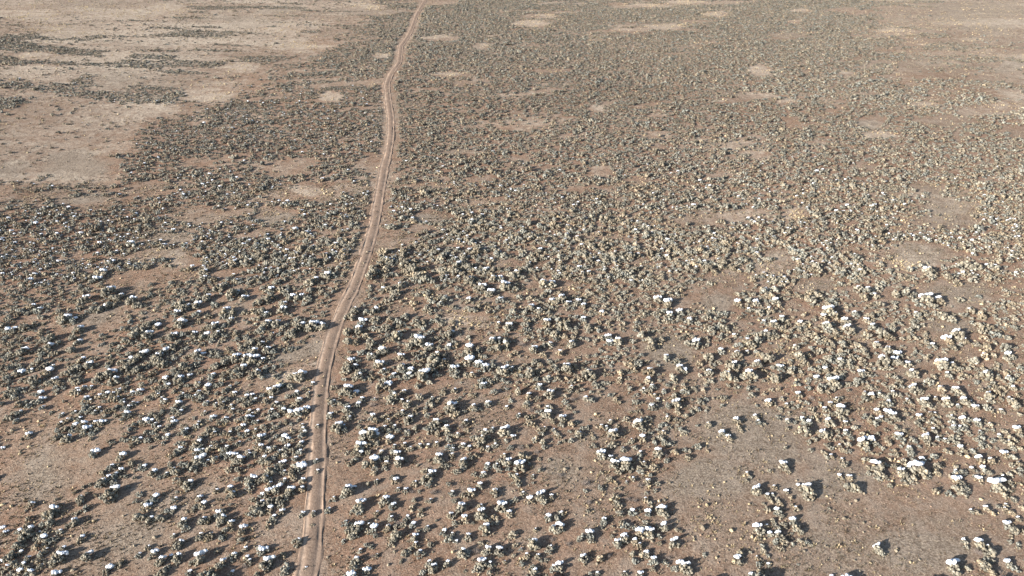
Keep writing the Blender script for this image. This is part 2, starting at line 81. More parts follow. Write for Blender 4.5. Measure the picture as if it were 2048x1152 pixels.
# clearings: cx cy rx ry kind (s straw grass, g grey gravelly turf, r red soil) in photo pixels
CLEAR = """1060 45 50 10 s;1085 30 35 6 s;1430 27 35 8 s;1520 138 30 14 s;1690 145 20 6 s;1845 205 38 8 s;1190 215 25 7 s;1130 268 20 6 s;1740 240 40 12 g;1200 340 36 14 s;1275 355 25 7 s;920 300 52 8 g;1040 312 30 8 g;1590 425 40 16 s;1900 410 72 24 g;1840 500 90 26 g;1800 524 40 12 s;1890 572 70 26 g;1620 565 45 20 g;1550 500 40 13 g;620 385 55 11 s;860 430 50 15 g;545 425 48 18 g;372 522 46 14 s;330 505 60 14 g;200 640 50 26 g;620 718 50 28 g;580 768 60 10 s;1480 860 120 60 g;1430 960 80 60 g;1800 1060 190 90 g;1640 930 120 40 g;1660 1080 60 50 g;110 920 120 55 g;270 1080 70 60 g;1160 930 70 50 g;340 470 60 12 g;170 395 70 12 g;1440 600 40 25 g;930 640 40 20 s;1900 650 60 30 g;1340 700 60 40 g;1830 740 50 22 g;1220 850 60 40 g;1560 770 50 20 r;500 620 30 20 g;60 30 80 18 s;170 18 60 10 s;330 15 70 12 s;250 26 110 12 s;130 62 90 14 s;480 40 90 18 g;600 92 70 12 s;560 56 60 8 s;480 132 60 16 s;420 182 70 24 s;300 215 60 16 s;70 112 55 12 s;740 12 40 8 s;150 325 90 38 g;660 190 30 14 s;230 108 40 8 s;1950 20 120 22 g;1990 55 70 22 g;1800 62 60 8 s;1830 86 34 6 s;2010 130 40 14 g;1990 214 60 12 s;1300 8 60 6 s;1370 4 60 6 s;1250 60 40 6 s;1330 50 50 6 s;1590 40 22 4 s;1600 20 30 5 s;960 92 22 9 s;760 110 24 7 s;880 75 45 8 s;900 150 50 8 s;1570 200 30 6 s;1450 200 24 6 s;1760 265 60 8 s;1500 300 30 6 s;1640 280 30 6 s;650 370 16 8 r;20 340 40 20 g;230 160 60 16 g;560 20 60 8 g"""
# centre line of the dirt track in photo pixels
TRACK = [(858,-24),(849,0),(833,27),(820,63),(801,93),(798,127),(780,153),(773,173),(776,200),(781,233),(781,267),(776,300),(768,333),(760,380),(749,451),(731,517),(708,584),(691,615),(668,670),(655,718),(644,768),(638,850),(634,960),(630,1040),(625,1100),(619,1152),(600,1210),(575,1290)]

# ------------------------------------------------------------------ helpers
rng = np.random.default_rng(7)
random.seed(7)

def at(px, py, z=0.0):
    """photo pixel -> ground position"""
    u, v = (px - 1024) / FPX, (py - 576) / FPX
    dy = math.cos(PITCH) - v * math.sin(PITCH)
    dz = -math.sin(PITCH) - v * math.cos(PITCH)
    t = (z - CAM_H) / dz
    return u * t, dy * t

def pix(x, y, z=0.0):
    """position -> photo pixel and depth (arrays)"""
    h = z - CAM_H
    d = y * math.cos(PITCH) - h * math.sin(PITCH)
    up = y * math.sin(PITCH) + h * math.cos(PITCH)
    return 1024 + FPX * x / d, 576 - FPX * up / d, d

_perm = np.random.default_rng(3).random((256, 256))
def vnoise(x, y, scale, seed=0):
    """smooth value noise 0..1"""
    x = np.asarray(x, float) / scale + seed * 17.3
    y = np.asarray(y, float) / scale + seed * 9.7
    xi, yi = np.floor(x).astype(int), np.floor(y).astype(int)
    fx, fy = x - xi, y - yi
    fx, fy = fx * fx * (3 - 2 * fx), fy * fy * (3 - 2 * fy)
    a = _perm[xi % 256, yi % 256]; b = _perm[(xi + 1) % 256, yi % 256]
    c = _perm[xi % 256, (yi + 1) % 256]; d = _perm[(xi + 1) % 256, (yi + 1) % 256]
    return (a * (1 - fx) + b * fx) * (1 - fy) + (c * (1 - fx) + d * fx) * fy

def fbm(x, y, scale, seed=0, octs=3):
    s, w, t = 0, 1.0, 0
    for k in range(octs):
        s = s + w * vnoise(x, y, scale / 2 ** k, seed + k); t += w; w *= 0.55
    return s / t

def ground_z(x, y):
    return (vnoise(x, y, 60, 1) - .5) * 1.0 + (vnoise(x, y, 14, 2) - .5) * 0.22 + (vnoise(x, y, 5, 4) - .5) * 0.10

def tri_mesh(name, verts, faces, tint=None, smooth=False, mat=None):
    """build a triangle mesh from numpy arrays, tint = per-vertex colour"""
    me = bpy.data.meshes.new(name)
    n, f = len(verts), len(faces)
    me.vertices.add(n); me.vertices.foreach_set("co", np.ascontiguousarray(verts, np.float32).ravel())
    me.loops.add(f * 3); me.loops.foreach_set("vertex_index", np.ascontiguousarray(faces, np.int32).ravel())
    me.polygons.add(f)
    me.polygons.foreach_set("loop_start", np.arange(0, f * 3, 3, dtype=np.int32))
    me.polygons.foreach_set("loop_total", np.full(f, 3, np.int32))
    me.polygons.foreach_set("use_smooth", np.full(f, smooth, bool))
    if tint is not None:
        a = me.color_attributes.new("tint", 'FLOAT_COLOR', 'POINT')
        c = np.ones((n, 4), np.float32); c[:, :3] = tint
        a.data.foreach_set("color", c.ravel())
    me.update(calc_edges=True)
    me.validate()
    if mat: me.materials.append(mat)
    return me

def link(name, data, parent=None):
    o = bpy.data.objects.new(name, data)
    COL.objects.link(o)
    if parent: o.parent = parent
    return o

# ------------------------------------------------------------------ materials
def new_mat(name, rough=0.95):
    m = bpy.data.materials.new(name); m.use_nodes = True
    nt = m.node_tree; b = nt.nodes["Principled BSDF"]
    b.inputs["Roughness"].default_value = rough
    b.inputs["Specular IOR Level"].default_value = 0.1
    return m, nt, b

def nd(nt, kind, **kw):
    n = nt.nodes.new(kind)
    for k, v in kw.items(): setattr(n, k, v)
    return n

def noise_node(nt, vec, scale, detail=3, rough=.6):
    n = nd(nt, "ShaderNodeTexNoise")
    n.inputs["Scale"].default_value = scale; n.inputs["Detail"].default_value = detail
    n.inputs["Roughness"].default_value = rough
    nt.links.new(vec, n.inputs["Vector"])
    return n.outputs[0]

def mixc(nt, fac, a, b, mode='MIX'):
    n = nd(nt, "ShaderNodeMix", data_type='RGBA', blend_type=mode)
    for s, v in ((0, fac), (6, a), (7, b)):
        if isinstance(v, (float, int)): n.inputs[s].default_value = v
        elif isinstance(v, tuple): n.inputs[s].default_value = (*v, 1)
        else: nt.links.new(v, n.inputs[s])
    return n.outputs[2]

def ramp(nt, v, a, b, lo=0.0, hi=1.0):
    n = nd(nt, "ShaderNodeMapRange"); n.clamp = True
    n.inputs[1].default_value, n.inputs[2].default_value = a, b
    n.inputs[3].default_value, n.inputs[4].default_value = lo, hi
    nt.links.new(v, n.inputs[0])
    return n.outputs[0]

def math_(nt, op, a, b):
    n = nd(nt, "ShaderNodeMath", operation=op)
    for i, v in enumerate((a, b)):
        if isinstance(v, (float, int)): n.inputs[i].default_value = v
        else: nt.links.new(v, n.inputs[i])
    return n.outputs[0]

def plant_material(name, scale=6.0):
    m, nt, b = new_mat(name)
    a = nd(nt, "ShaderNodeVertexColor", layer_name="tint")
    info = nd(nt, "ShaderNodeObjectInfo")
    geo = nd(nt, "ShaderNodeNewGeometry")
    n = noise_node(nt, geo.outputs["Position"], scale, 2)
    v = math_(nt, 'ADD', ramp(nt, n, .3, .7, .78, 1.2), ramp(nt, info.outputs["Random"], 0, 1, -.1, .1))
    c = nd(nt, "ShaderNodeVectorMath", operation='SCALE')
    nt.links.new(a.outputs[0], c.inputs[0]); nt.links.new(v, c.inputs[3])
    nt.links.new(c.outputs[0], b.inputs["Base Color"])
    return m

M_LEAF = plant_material("sagebrush_foliage", 9)
M_GRASS = plant_material("dry_grass", 5)
M_DEAD = plant_material("dead_twigs", 12)

def wood():
    m, nt, b = new_mat("sagebrush_wood")
    geo = nd(nt, "ShaderNodeNewGeometry")
    n = noise_node(nt, geo.outputs["Position"], 14)
    nt.links.new(mixc(nt, n, (.07, .055, .045), (.16, .13, .11)), b.inputs["Base Color"])
    return m
M_WOOD = wood()

def snow():
    m, nt, b = new_mat("snow", .6)
    geo = nd(nt, "ShaderNodeNewGeometry")
    n = noise_node(nt, geo.outputs["Position"], 7, 4)
    nt.links.new(mixc(nt, ramp(nt, n, .3, .7), (.62, .65, .70), (.80, .82, .86)), b.inputs["Base Color"])
    bp = nd(nt, "ShaderNodeBump"); bp.inputs["Strength"].default_value = .35; bp.inputs["Distance"].default_value = .06
    nt.links.new(n, bp.inputs["Height"]); nt.links.new(bp.outputs[0], b.inputs["Normal"])
    return m
M_SNOW = snow()

def ground_material():
    m, nt, b = new_mat("desert_soil", 1.0)
    b.inputs["Specular IOR Level"].default_value = 0.0
    geo = nd(nt, "ShaderNodeNewGeometry"); P = geo.outputs["Position"]
    att = nd(nt, "ShaderNodeVertexColor", layer_name="tint")
    sep = nd(nt, "ShaderNodeSeparateColor"); nt.links.new(att.outputs[0], sep.inputs[0])
    big = noise_node(nt, P, .12, 4); mid = noise_node(nt, P, .8, 4); fine = noise_node(nt, P, 4.5, 5, .75)
    grit = noise_node(nt, P, 7.5, 4, .75)
    # red-brown soil, lighter and darker drifts
    soil = mixc(nt, ramp(nt, mid, .35, .65), RED_A, RED_B)
    pale = mixc(nt, ramp(nt, fine, .35, .65), PALE_A, PALE_B)
    base = mixc(nt, ramp(nt, big, .42, .66, 0, .55), soil, pale)
    # low grey-olive turf
    turf = mixc(nt, ramp(nt, fine, .36, .62), TURF_A, TURF_B)
    gfac = ramp(nt, math_(nt, 'ADD', sep.outputs[1], math_(nt, 'MULTIPLY', math_(nt, 'SUBTRACT', mid, .5), .9)), .25, .75)
    base = mixc(nt, gfac, base, turf)
    # straw grass
    straw = mixc(nt, ramp(nt, fine, .35, .62), STRAW_A, STRAW_B)
    sfac = ramp(nt, math_(nt, 'ADD', sep.outputs[0], math_(nt, 'MULTIPLY', math_(nt, 'SUBTRACT', noise_node(nt, P, .45, 6, .8), .5), 2.6)), .35, 1.0, 0, .85)
    base = mixc(nt, sfac, base, straw)
    # redder bare soil
    rfac = ramp(nt, math_(nt, 'ADD', sep.outputs[2], math_(nt, 'MULTIPLY', math_(nt, 'SUBTRACT', mid, .5), 1.0)), .4, 1.0, 0, .8)
    base = mixc(nt, rfac, base, mixc(nt, ramp(nt, fine, .3, .7), RUST_A, RUST_B))
    # crust, litter and seepage mottling
    mot = noise_node(nt, P, 2.0, 5, .7)
    base = mixc(nt, ramp(nt, mot, .52, .38, 0, .7), base, LITTER)
    base = mixc(nt, ramp(nt, noise_node(nt, P, .35, 5, .65), .50, .64, 0, .5), base, CRUST)
    # grit and litter: pale flecks; dark ones also paint in small tufts' shadows
    base = mixc(nt, ramp(nt, grit, .54, .66, 0, .6), base, FLECK_L)
    base = mixc(nt, ramp(nt, grit, .46, .36, 0, .6), base, FLECK_D)
    nt.links.new(base, b.inputs["Base Color"])
    hgt = math_(nt, 'ADD', math_(nt, 'MULTIPLY', grit, .25), math_(nt, 'ADD', math_(nt, 'MULTIPLY', fine, .6), math_(nt, 'MULTIPLY', mid, .6)))
    bp = nd(nt, "ShaderNodeBump"); bp.inputs["Strength"].default_value = .8; bp.inputs["Distance"].default_value = .2
    nt.links.new(hgt, bp.inputs["Height"]); nt.links.new(bp.outputs[0], b.inputs["Normal"])
    return m
RED_A, RED_B = (.180, .112, .075), (.285, .185, .130)
PALE_A, PALE_B = (.21, .155, .112), (.38, .295, .225)
TURF_A, TURF_B = (.135, .105, .078), (.33, .268, .208)
STRAW_A, STRAW_B = (.33, .265, .20), (.62, .53, .42)
RUST_A, RUST_B = (.20, .105, .068), (.28, .155, .105)
LITTER, CRUST = (.135, .100, .076), (.30, .245, .195)
FLECK_L, FLECK_D = (.56, .46, .34), (.05, .034, .025)
M_GROUND = ground_material()

def track_material():
    m, nt, b = new_mat("track_sand", 1.0)
    b.inputs["Specular IOR Level"].default_value = 0.0
    geo = nd(nt, "ShaderNodeNewGeometry"); P = geo.outputs["Position"]
    att = nd(nt, "ShaderNodeVertexColor", layer_name="tint")
    sep = nd(nt, "ShaderNodeSeparateColor"); nt.links.new(att.outputs[0], sep.inputs[0])
    fine = noise_node(nt, P, 5, 5, .75); mid = noise_node(nt, P, .9, 4)
    sand = mixc(nt, ramp(nt, mid, .3, .7), (.185, .132, .100), (.265, .195, .148))
    rut = mixc(nt, ramp(nt, mid, .3, .7), (.34, .245, .18), (.50, .38, .285))
    c = mixc(nt, sep.outputs[0], sand, rut)
    crown = mixc(nt, ramp(nt, fine, .4, .6), (.12, .085, .064), (.27, .20, .15))
    c = mixc(nt, ramp(nt, math_(nt, 'ADD', sep.outputs[1], math_(nt, 'MULTIPLY', math_(nt, 'SUBTRACT', fine, .5), 1.2)), .3, .9), c, crown)
    c = mixc(nt, ramp(nt, noise_node(nt, P, 1.6, 6, .8), .47, .58, 0, .65), c, mixc(nt, fine, (.15, .105, .08), (.27, .20, .15)))
    c = mixc(nt, ramp(nt, fine, .42, .30, 0, .5), c, (.12, .08, .058))
    nt.links.new(c, b.inputs["Base Color"])
    bp = nd(nt, "ShaderNodeBump"); bp.inputs["Strength"].default_value = .5; bp.inputs["Distance"].default_value = .08
    nt.links.new(math_(nt, 'ADD', fine, mid), bp.inputs["Height"]); nt.links.new(bp.outputs[0], b.inputs["Normal"])
    return m
M_TRACK = track_material()

# ------------------------------------------------------------------ read the survey
DENS = np.array([[int(v) for v in r.split()] for r in DENSITY.split("\n")], float)
CLEARINGS = []
for c in CLEAR.split(";"):
    a = c.split(); CLEARINGS.append((*[float(v) for v in a[:4]], a[4]))

track_w = np.array([at(*p) for p in TRACK])
seg = np.r_[0, np.cumsum(np.hypot(*np.diff(track_w, axis=0).T))]
ts = np.arange(0, seg[-1], .4)
tx, ty = np.interp(ts, seg, track_w[:, 0]), np.interp(ts, seg, track_w[:, 1])
def smooth1(v, n):
    k = np.hanning(n); k /= k.sum()
    return np.convolve(np.pad(v, n // 2, mode='edge'), k, 'valid')[:len(v)]
tx, ty = smooth1(tx, 17), smooth1(ty, 17)
_o = np.argsort(ty)
def track_dist(x, y):
    return np.abs(np.asarray(x) - np.interp(y, ty[_o], tx[_o])) * .97

shrubs = []          # dict: x, y, r (radius), s (snow width, m), dead, px (photo width)
for ox, oy, sc, txt in SURVEY:
    for item in txt.split(";"):
        v = [float(q) for q in item.split()]
        px, py, w = ox + v[0] * 10 / sc, oy + v[1] * 10 / sc, v[2] * 10 / sc
        s = v[3] if len(v) > 3 else 0
        x, y = at(px, py, .35)
        d = pix(x, y, .35)[2]
        r = w / FPX * d / 2
        dead = s < 0
        snow_w = max(s, 0) * 10 / sc / FPX * d
        if any(abs(x - q['x']) + abs(y - q['y']) < .25 * (r + q['r']) for q in shrubs[-60:]): continue
        shrubs.append(dict(x=x, y=y, r=r * 1.09, s=snow_w, dead=dead, px=w, ix=px, iy=py))
n_survey = len(shrubs)

# beyond the survey: density read off the photograph, clumped by noise, kept off the track and clearings
def clearing(px, py, margin=1.0):
    best = np.zeros(np.shape(px))
    for cx, cy, rx, ry, k in CLEARINGS:
        d = np.hypot((px - cx) / rx, (py - cy) / ry)
        best = np.maximum(best, np.clip((1.08 - d) / .4, 0, 1))
    return best
N = 620000
cx_ = rng.uniform(-300, 300, N); cy_ = rng.uniform(14, 420, N)
ppx, ppy, pd = pix(cx_, cy_, .3)
ok = (ppx > -500) & (ppx < 2548) & (ppy > -90) & (ppy < 1500) & (pd > 8)
cx_, cy_, ppx, ppy = cx_[ok], cy_[ok], ppx[ok], ppy[ok]
gx = np.clip(ppx / 64 - .5, 0, 30.999); gy = np.clip(ppy / 48 - .5, 0, 10.999)
i0, j0 = gx.astype(int), gy.astype(int); fx, fy = gx - i0, gy - j0
dn = (DENS[j0, i0] * (1 - fx) + DENS[j0, i0 + 1] * fx) * (1 - fy) + (DENS[j0 + 1, i0] * (1 - fx) + DENS[j0 + 1, i0 + 1] * fx) * fy
inframe = (ppx > -25) & (ppx < 2075) & (ppy < 1165)
open_l = np.interp(ppx, [-400, 0, 200, 400, 530, 700, 800], [480, 370, 300, 195, 145, 50, -40])
open_r = np.interp(ppx, [1650, 1800, 2048, 2500], [-60, 60, 240, 480])
open_l = open_l + (fbm(cx_, cy_, 16, 71) - .5) * np.where(open_l > 60, 100, 40)
is_open = (ppy < open_l) | (ppy < open_r)
dn = np.where(is_open, dn, dn * np.clip((ppy - open_l) / 100 + .65, 0, 1))
low = (ppy > 555 + 15 * np.sin(ppx / 60)) & inframe
outside = ~inframe & (ppy > 540)
dn = np.where(outside, 5.0, dn)
dn = np.where(low, np.where(ppy < 770, 4.6, np.where(ppy < 960, 2.2, 1.3)), dn)
wx, wy = cx_ + 6 * vnoise(cx_, cy_, 9, 5), cy_ + 6 * vnoise(cx_, cy_, 9, 6)
clump = .62 * vnoise((wx + .3 * wy) / (2.0 + np.clip((cy_ - 80) / 80, 0, 2)), wy - .22 * wx, 3.6, 7) + .38 * fbm(wx / 1.6, wy, 13, 8)
p = np.clip((dn / 8) * .58 + (clump - .52) * 1.75 * np.clip(dn / 5, 0, 1), 0, 1) * np.clip(dn / 6, .12, 1)
streak = .6 * vnoise(cx_ / 4.5, cy_ + .12 * cx_, 4.0, 17) + .4 * vnoise(cx_ / 4, cy_, 19, 18)
p_open = np.clip((streak - (.72 - .03 * dn)) * 9, 0, 1) * .65 + .015
p = np.where(is_open, p_open * (dn > .3), p)
ra = .0 + p
area_rate = 3.0
keep = rng.random(len(cx_)) < ra * area_rate * (1 - clearing(ppx, ppy)) 
keep &= track_dist(cx_, cy_) > 1.9
cx_, cy_, low, ppx, ppy, dn, is_open = cx_[keep], cy_[keep], low[keep], ppx[keep], ppy[keep], dn[keep], is_open[keep]
cell = {}
def near_ok(x, y, r):
    i, j = int(x // 2), int(y // 2)
    for a in (i - 1, i, i + 1):
        for b_ in (j - 1, j, j + 1):
            for (qx, qy, qr) in cell.get((a, b_), ()):
                if (qx - x) ** 2 + (qy - y) ** 2 < ((.50 + .12 * min(1, max(0, (y - 110) / 90))) * (qr + r)) ** 2: return False
    return True
for q in shrubs: cell.setdefault((int(q['x'] // 2), int(q['y'] // 2)), []).append((q['x'], q['y'], q['r']))
rr = np.exp(rng.normal(-1.0, .36, len(cx_)))
for k in range(len(cx_)):
    r = float(np.clip(rr[k], .18, .95))
    if low[k]: r = min(r * .7, .44)
    elif dn[k] < 3.5: r *= .85
    x, y = float(cx_[k]), float(cy_[k])
    if not near_ok(x, y, r): continue
    cell.setdefault((int(x // 2), int(y // 2)), []).append((x, y, r))
    sn = 0
    if ppy[k] > 300 and ppy[k] <= 600 and not low[k]:
        pr = .02 + .38 * max(0, ppy[k] - 330) / 250 * (1.3 if ppx[k] < 700 else .75)
        if rng.random() < pr: sn = r * rng.uniform(.45, 1.15)
    elif ppy[k] > 600 and r > .45 and rng.random() < .35: sn = r * rng.uniform(.6, 1.3)
    elif ppx[k] < 760 and 150 < ppy[k] <= 400 and rng.random() < .10: sn = r * .7
    d = pix(x, y)[2]
    shrubs.append(dict(x=x, y=y, r=r, s=sn, dead=False, px=2 * r * FPX / d, ix=float(ppx[k]), iy=float(ppy[k])))
print("survey", n_survey, "all shrubs", len(shrubs))

# ------------------------------------------------------------------ ground
inner_x = np.arange(-270, 270.1, 1.0); outer = np.array([400, 700, 1300, 2600, 4500.])
gxs = np.r_[-outer[::-1], inner_x, outer]
inner_y = np.arange(0, 380.1, 1.0)
gys = np.r_[-np.array([4500, 2000, 800, 300, 120, 60, 30.]), inner_y, np.array([420, 500, 700, 1100, 2000, 4500.])]
GX, GY = np.meshgrid(gxs, gys)
GZ = ground_z(GX, GY)
far = np.clip((np.maximum(np.abs(GX) - 260, GY - 370)) / 100, 0, 1)
GZ = GZ * (1 - far)
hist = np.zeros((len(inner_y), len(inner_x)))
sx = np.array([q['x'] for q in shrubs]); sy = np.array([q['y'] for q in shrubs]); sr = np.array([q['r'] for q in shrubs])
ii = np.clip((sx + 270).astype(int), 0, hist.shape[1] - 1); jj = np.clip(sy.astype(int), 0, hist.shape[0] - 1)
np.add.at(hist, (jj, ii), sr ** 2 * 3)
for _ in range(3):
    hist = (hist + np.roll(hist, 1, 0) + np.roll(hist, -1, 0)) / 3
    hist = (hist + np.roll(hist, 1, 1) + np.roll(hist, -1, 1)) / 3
S = np.zeros(GX.shape + (3,))
front = GY > 10
wxx = GX + (fbm(GX, GY, 12, 21) - .5) * 9; wyy = GY + (fbm(GX, GY, 12, 22) - .5) * 11
bx, by, bd = pix(wxx, np.where(front, wyy, 20.0), 0)
for cx, cy, rx, ry, k in CLEARINGS:
    d = np.hypot((bx - cx) / rx, (by - cy) / ry) + (fbm(GX / 2.2, GY, 5, 50) - .5) * 1.5
    m = np.clip((1.4 - d) / 1.0, 0, 1) * front * (.85 if k == 's' else 1)
    i = {'s': 0, 'g': 1, 'r': 2}[k]
    S[..., i] = np.maximum(S[..., i], m)
farness = np.clip((260 - by) / 320, 0, 1) * front
S[..., 0] = np.maximum(S[..., 0], .62 * farness + .5 * (fbm(GX, GY, 30, 24) - .45))
S[..., 1] = np.maximum(S[..., 1], .30 + .5 * (fbm(GX, GY, 22, 25) - .45) * 2)
ol = np.interp(bx, [-400, 0, 200, 400, 530, 700, 800], [480, 370, 300, 195, 145, 50, -40]); orr = np.interp(bx, [1650, 1800, 2048, 2500], [-60, 60, 240, 480])
opn = np.clip(np.maximum(ol - by, orr - by) / 45 + .3, 0, 1) * front
S[..., 0] = np.maximum(S[..., 0], opn * (.60 + 1.4 * (fbm(GX / 2.5, GY, 14, 51) - .5)))
S[..., 1] = np.maximum(S[..., 1], opn * .45)
S[..., 2] = S[..., 2] * (1 - .8 * opn)
midst = np.clip((760 - by) / 200, 0, 1) * front
S[..., 0] = np.maximum(S[..., 0], midst * (.30 + 1.3 * (fbm(GX / 2, GY, 8, 61) - .5)))
J0, I0 = 7, 5
dens_g = np.zeros(GX.shape); dens_g[J0:J0 + hist.shape[0], I0:I0 + hist.shape[1]] = hist
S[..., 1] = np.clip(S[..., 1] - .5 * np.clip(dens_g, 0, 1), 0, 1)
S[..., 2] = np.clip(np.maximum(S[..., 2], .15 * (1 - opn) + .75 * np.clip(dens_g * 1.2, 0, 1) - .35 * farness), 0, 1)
ny, nx = GX.shape
idx = np.arange(ny * nx).reshape(ny, nx)
a, b_, c, d = idx[:-1, :-1].ravel(), idx[:-1, 1:].ravel(), idx[1:, 1:].ravel(), idx[1:, :-1].ravel()
faces = np.concatenate([np.stack([a, b_, c], 1), np.stack([a, c, d], 1)])
g = link("ground", tri_mesh("ground", np.stack([GX, GY, GZ], -1).reshape(-1, 3), faces, S.reshape(-1, 3), True, M_GROUND))
g["kind"] = "structure"

# ------------------------------------------------------------------ dirt track: two ruts, a crown and low berms
dxs, dys = np.gradient(tx), np.gradient(ty); ln = np.hypot(dxs, dys); nxs, nys = dys / ln, -dxs / ln
prof_u = np.array([-1.6, -1.35, -1.2, -1.08, -.98, -.85, -.72, -.62, -.4, -.15, .15, .4, .62, .72, .85, .98, 1.08, 1.2, 1.35, 1.6])
prof_h = np.array([-.05, -.01, .02, .015, 0, 0, 0, .01, .03, .04, .04, .03, .01, 0, 0, 0, .015, .02, -.01, -.05]) + .004
rut = np.array([0, 0, 0, .1, .35, .45, .35, .1, 0, 0, 0, 0, .3, .9, 1, .9, .3, 0, 0, 0.])
crw = np.array([.9, .8, .5, .2, 0, 0, 0, .2, .7, .9, .9, .7, .2, 0, 0, 0, .2, .5, .8, .9])
wd = 1.0 - .10 * vnoise(tx, ty, 9, 30) + .06 * (vnoise(tx, ty, 2, 31) - .5)
U = prof_u[None, :] * (.74 * wd)[:, None]
U = U + (vnoise(tx[:, None] * 3, ty[:, None] + prof_u[None, :] * 40, 2.0, 33) - .5) * np.where(np.abs(prof_u) > 1.3, .55, .10)[None, :]
TX = tx[:, None] + nxs[:, None] * U; TY = ty[:, None] + nys[:, None] * U
TZ = ground_z(TX, TY) + .014 + prof_h[None, :] * (.4 + 1.2 * vnoise(TX, TY, 2, 32)) + (vnoise(TX, TY, .7, 34) - .5) * .05
T = np.zeros(TX.shape + (3,)); T[..., 0] = rut; T[..., 1] = crw * (.55 + .7 * vnoise(TX, TY, 8, 35)) * np.clip(1.25 - (TY - 40) / 90, .45, 1.15)
ny, nx = TX.shape
idx = np.arange(ny * nx).reshape(ny, nx)
a, b_, c, d = idx[:-1, :-1].ravel(), idx[:-1, 1:].ravel(), idx[1:, 1:].ravel(), idx[1:, :-1].ravel()
faces = np.concatenate([np.stack([a, c, b_], 1), np.stack([a, d, c], 1)])
tm = tri_mesh("dirt_track", np.stack([TX, TY, TZ], -1).reshape(-1, 3), faces, T.reshape(-1, 3), True, M_TRACK)
if tm.polygons[10].normal.z < 0: tm.flip_normals()
t_ = link("dirt_track", tm); t_["kind"] = "structure"

# ------------------------------------------------------------------ plant prototypes
def ico(sub):
    bm = bmesh.new(); bmesh.ops.create_icosphere(bm, subdivisions=sub, radius=1)
    v = np.array([x.co[:] for x in bm.verts]); f = np.array([[q.index for q in p.verts] for p in bm.faces]); bm.free()
    return v, f
ICO1, ICO2, ICO3 = ico(1), ico(2), ico(3)

LEAF_LIGHT, LEAF_DARK, LEAF_WARM = np.array([.325, .30, .24]), np.array([.100, .091, .073]), np.array([.33, .275, .19])

def crown_points(r, style, n):
    """lobe centres of a crown of radius 1 in one of several habits"""
    pts = []
    ph = [r.uniform(0, 6.28) for _ in range(3)]
    while len(pts) < n:
        th = r.uniform(0, 6.283); u = r.random() ** .45
        out = 1 + .16 * math.sin(2 * th + ph[0]) + .14 * math.sin(3 * th + ph[1]) + .10 * math.sin(5 * th + ph[2])
        x, y = math.cos(th) * u * out, math.sin(th) * u * out
        hgt = .88 * math.sqrt(max(0, 1 - (.92 * u) ** 2)) + .08
        if style == 'wide': y *= .62; x *= 1.15
        if style == 'twin':
            sgn = 1 if r.random() < .58 else -1
            x, y = x * .62 + .45 * sgn, y * .66 + .12 * sgn; hgt *= .9 if sgn > 0 else .68
        if style == 'ring':
            if u < .48: continue
            hgt *= .8
        if style == 'tuft': x *= .85; y *= .85; hgt *= 1.15
        top = r.random()
        z = hgt * (1 - .6 * top ** 3) if u < .8 else hgt * r.uniform(.25, 1.05)
        if style == 'open' and r.random() < .28: z *= .45
        pts.append((x * .84, y * .84, max(z * .84, .08)))
    return pts

def shrub_arrays(seed, style, lobes, base, spikes, size=.23, reach=.35):
    r = random.Random(seed); nr = np.random.default_rng(seed)
    V, F, C = [], [], []; off = 0
    bv, bf = base
    for (x, y, z) in crown_points(r, style, lobes):
        s = size * r.uniform(.6, 1.35)
        d = np.array([x, y, z * .9 + .25]); d /= np.linalg.norm(d)
        jit = 1 + nr.uniform(-.24, .24, (len(bv), 1))
        v = bv * jit * s
        v = v + np.outer(v @ d, d) * reach          # lobes reach outward
        v = v + np.array([x, y, z]); v[:, 2] = np.maximum(v[:, 2], -.05)
        k = r.random() ** 1.2; col = LEAF_DARK * (1 - k) + LEAF_LIGHT * k
        if r.random() < .2: col = .5 * col + .5 * LEAF_WARM
        c = np.tile(col * r.uniform(.82, 1.15), (len(bv), 1)) * nr.uniform(.8, 1.2, (len(bv), 1))
        V.append(v); F.append(bf + off); C.append(c); off += len(v)
        for _ in range(spikes):                    # leafy shoots standing out of the lobe
            q = nr.normal(size=3); q /= np.linalg.norm(q); q = q + d * .9; q /= np.linalg.norm(q)
            if q[2] < -.2: q[2] *= -1
            side = np.cross(q, nr.normal(size=3)); side /= np.linalg.norm(side)
            p0 = np.array([x, y, z]) + q * s * .55; L = s * r.uniform(.55, 1.15); w = s * r.uniform(.10, .2)
            mid = p0 + q * L * .6
            tri = np.array([p0, mid + side * w, mid - side * w, p0 + q * (L + s * .2)])
            V.append(tri); F.append(np.array([[0, 1, 2], [1, 3, 2]]) + off)
            C.append(np.tile(col * r.uniform(.8, 1.35), (4, 1))); off += 4
    return np.concatenate(V), np.concatenate(F), np.concatenate(C)

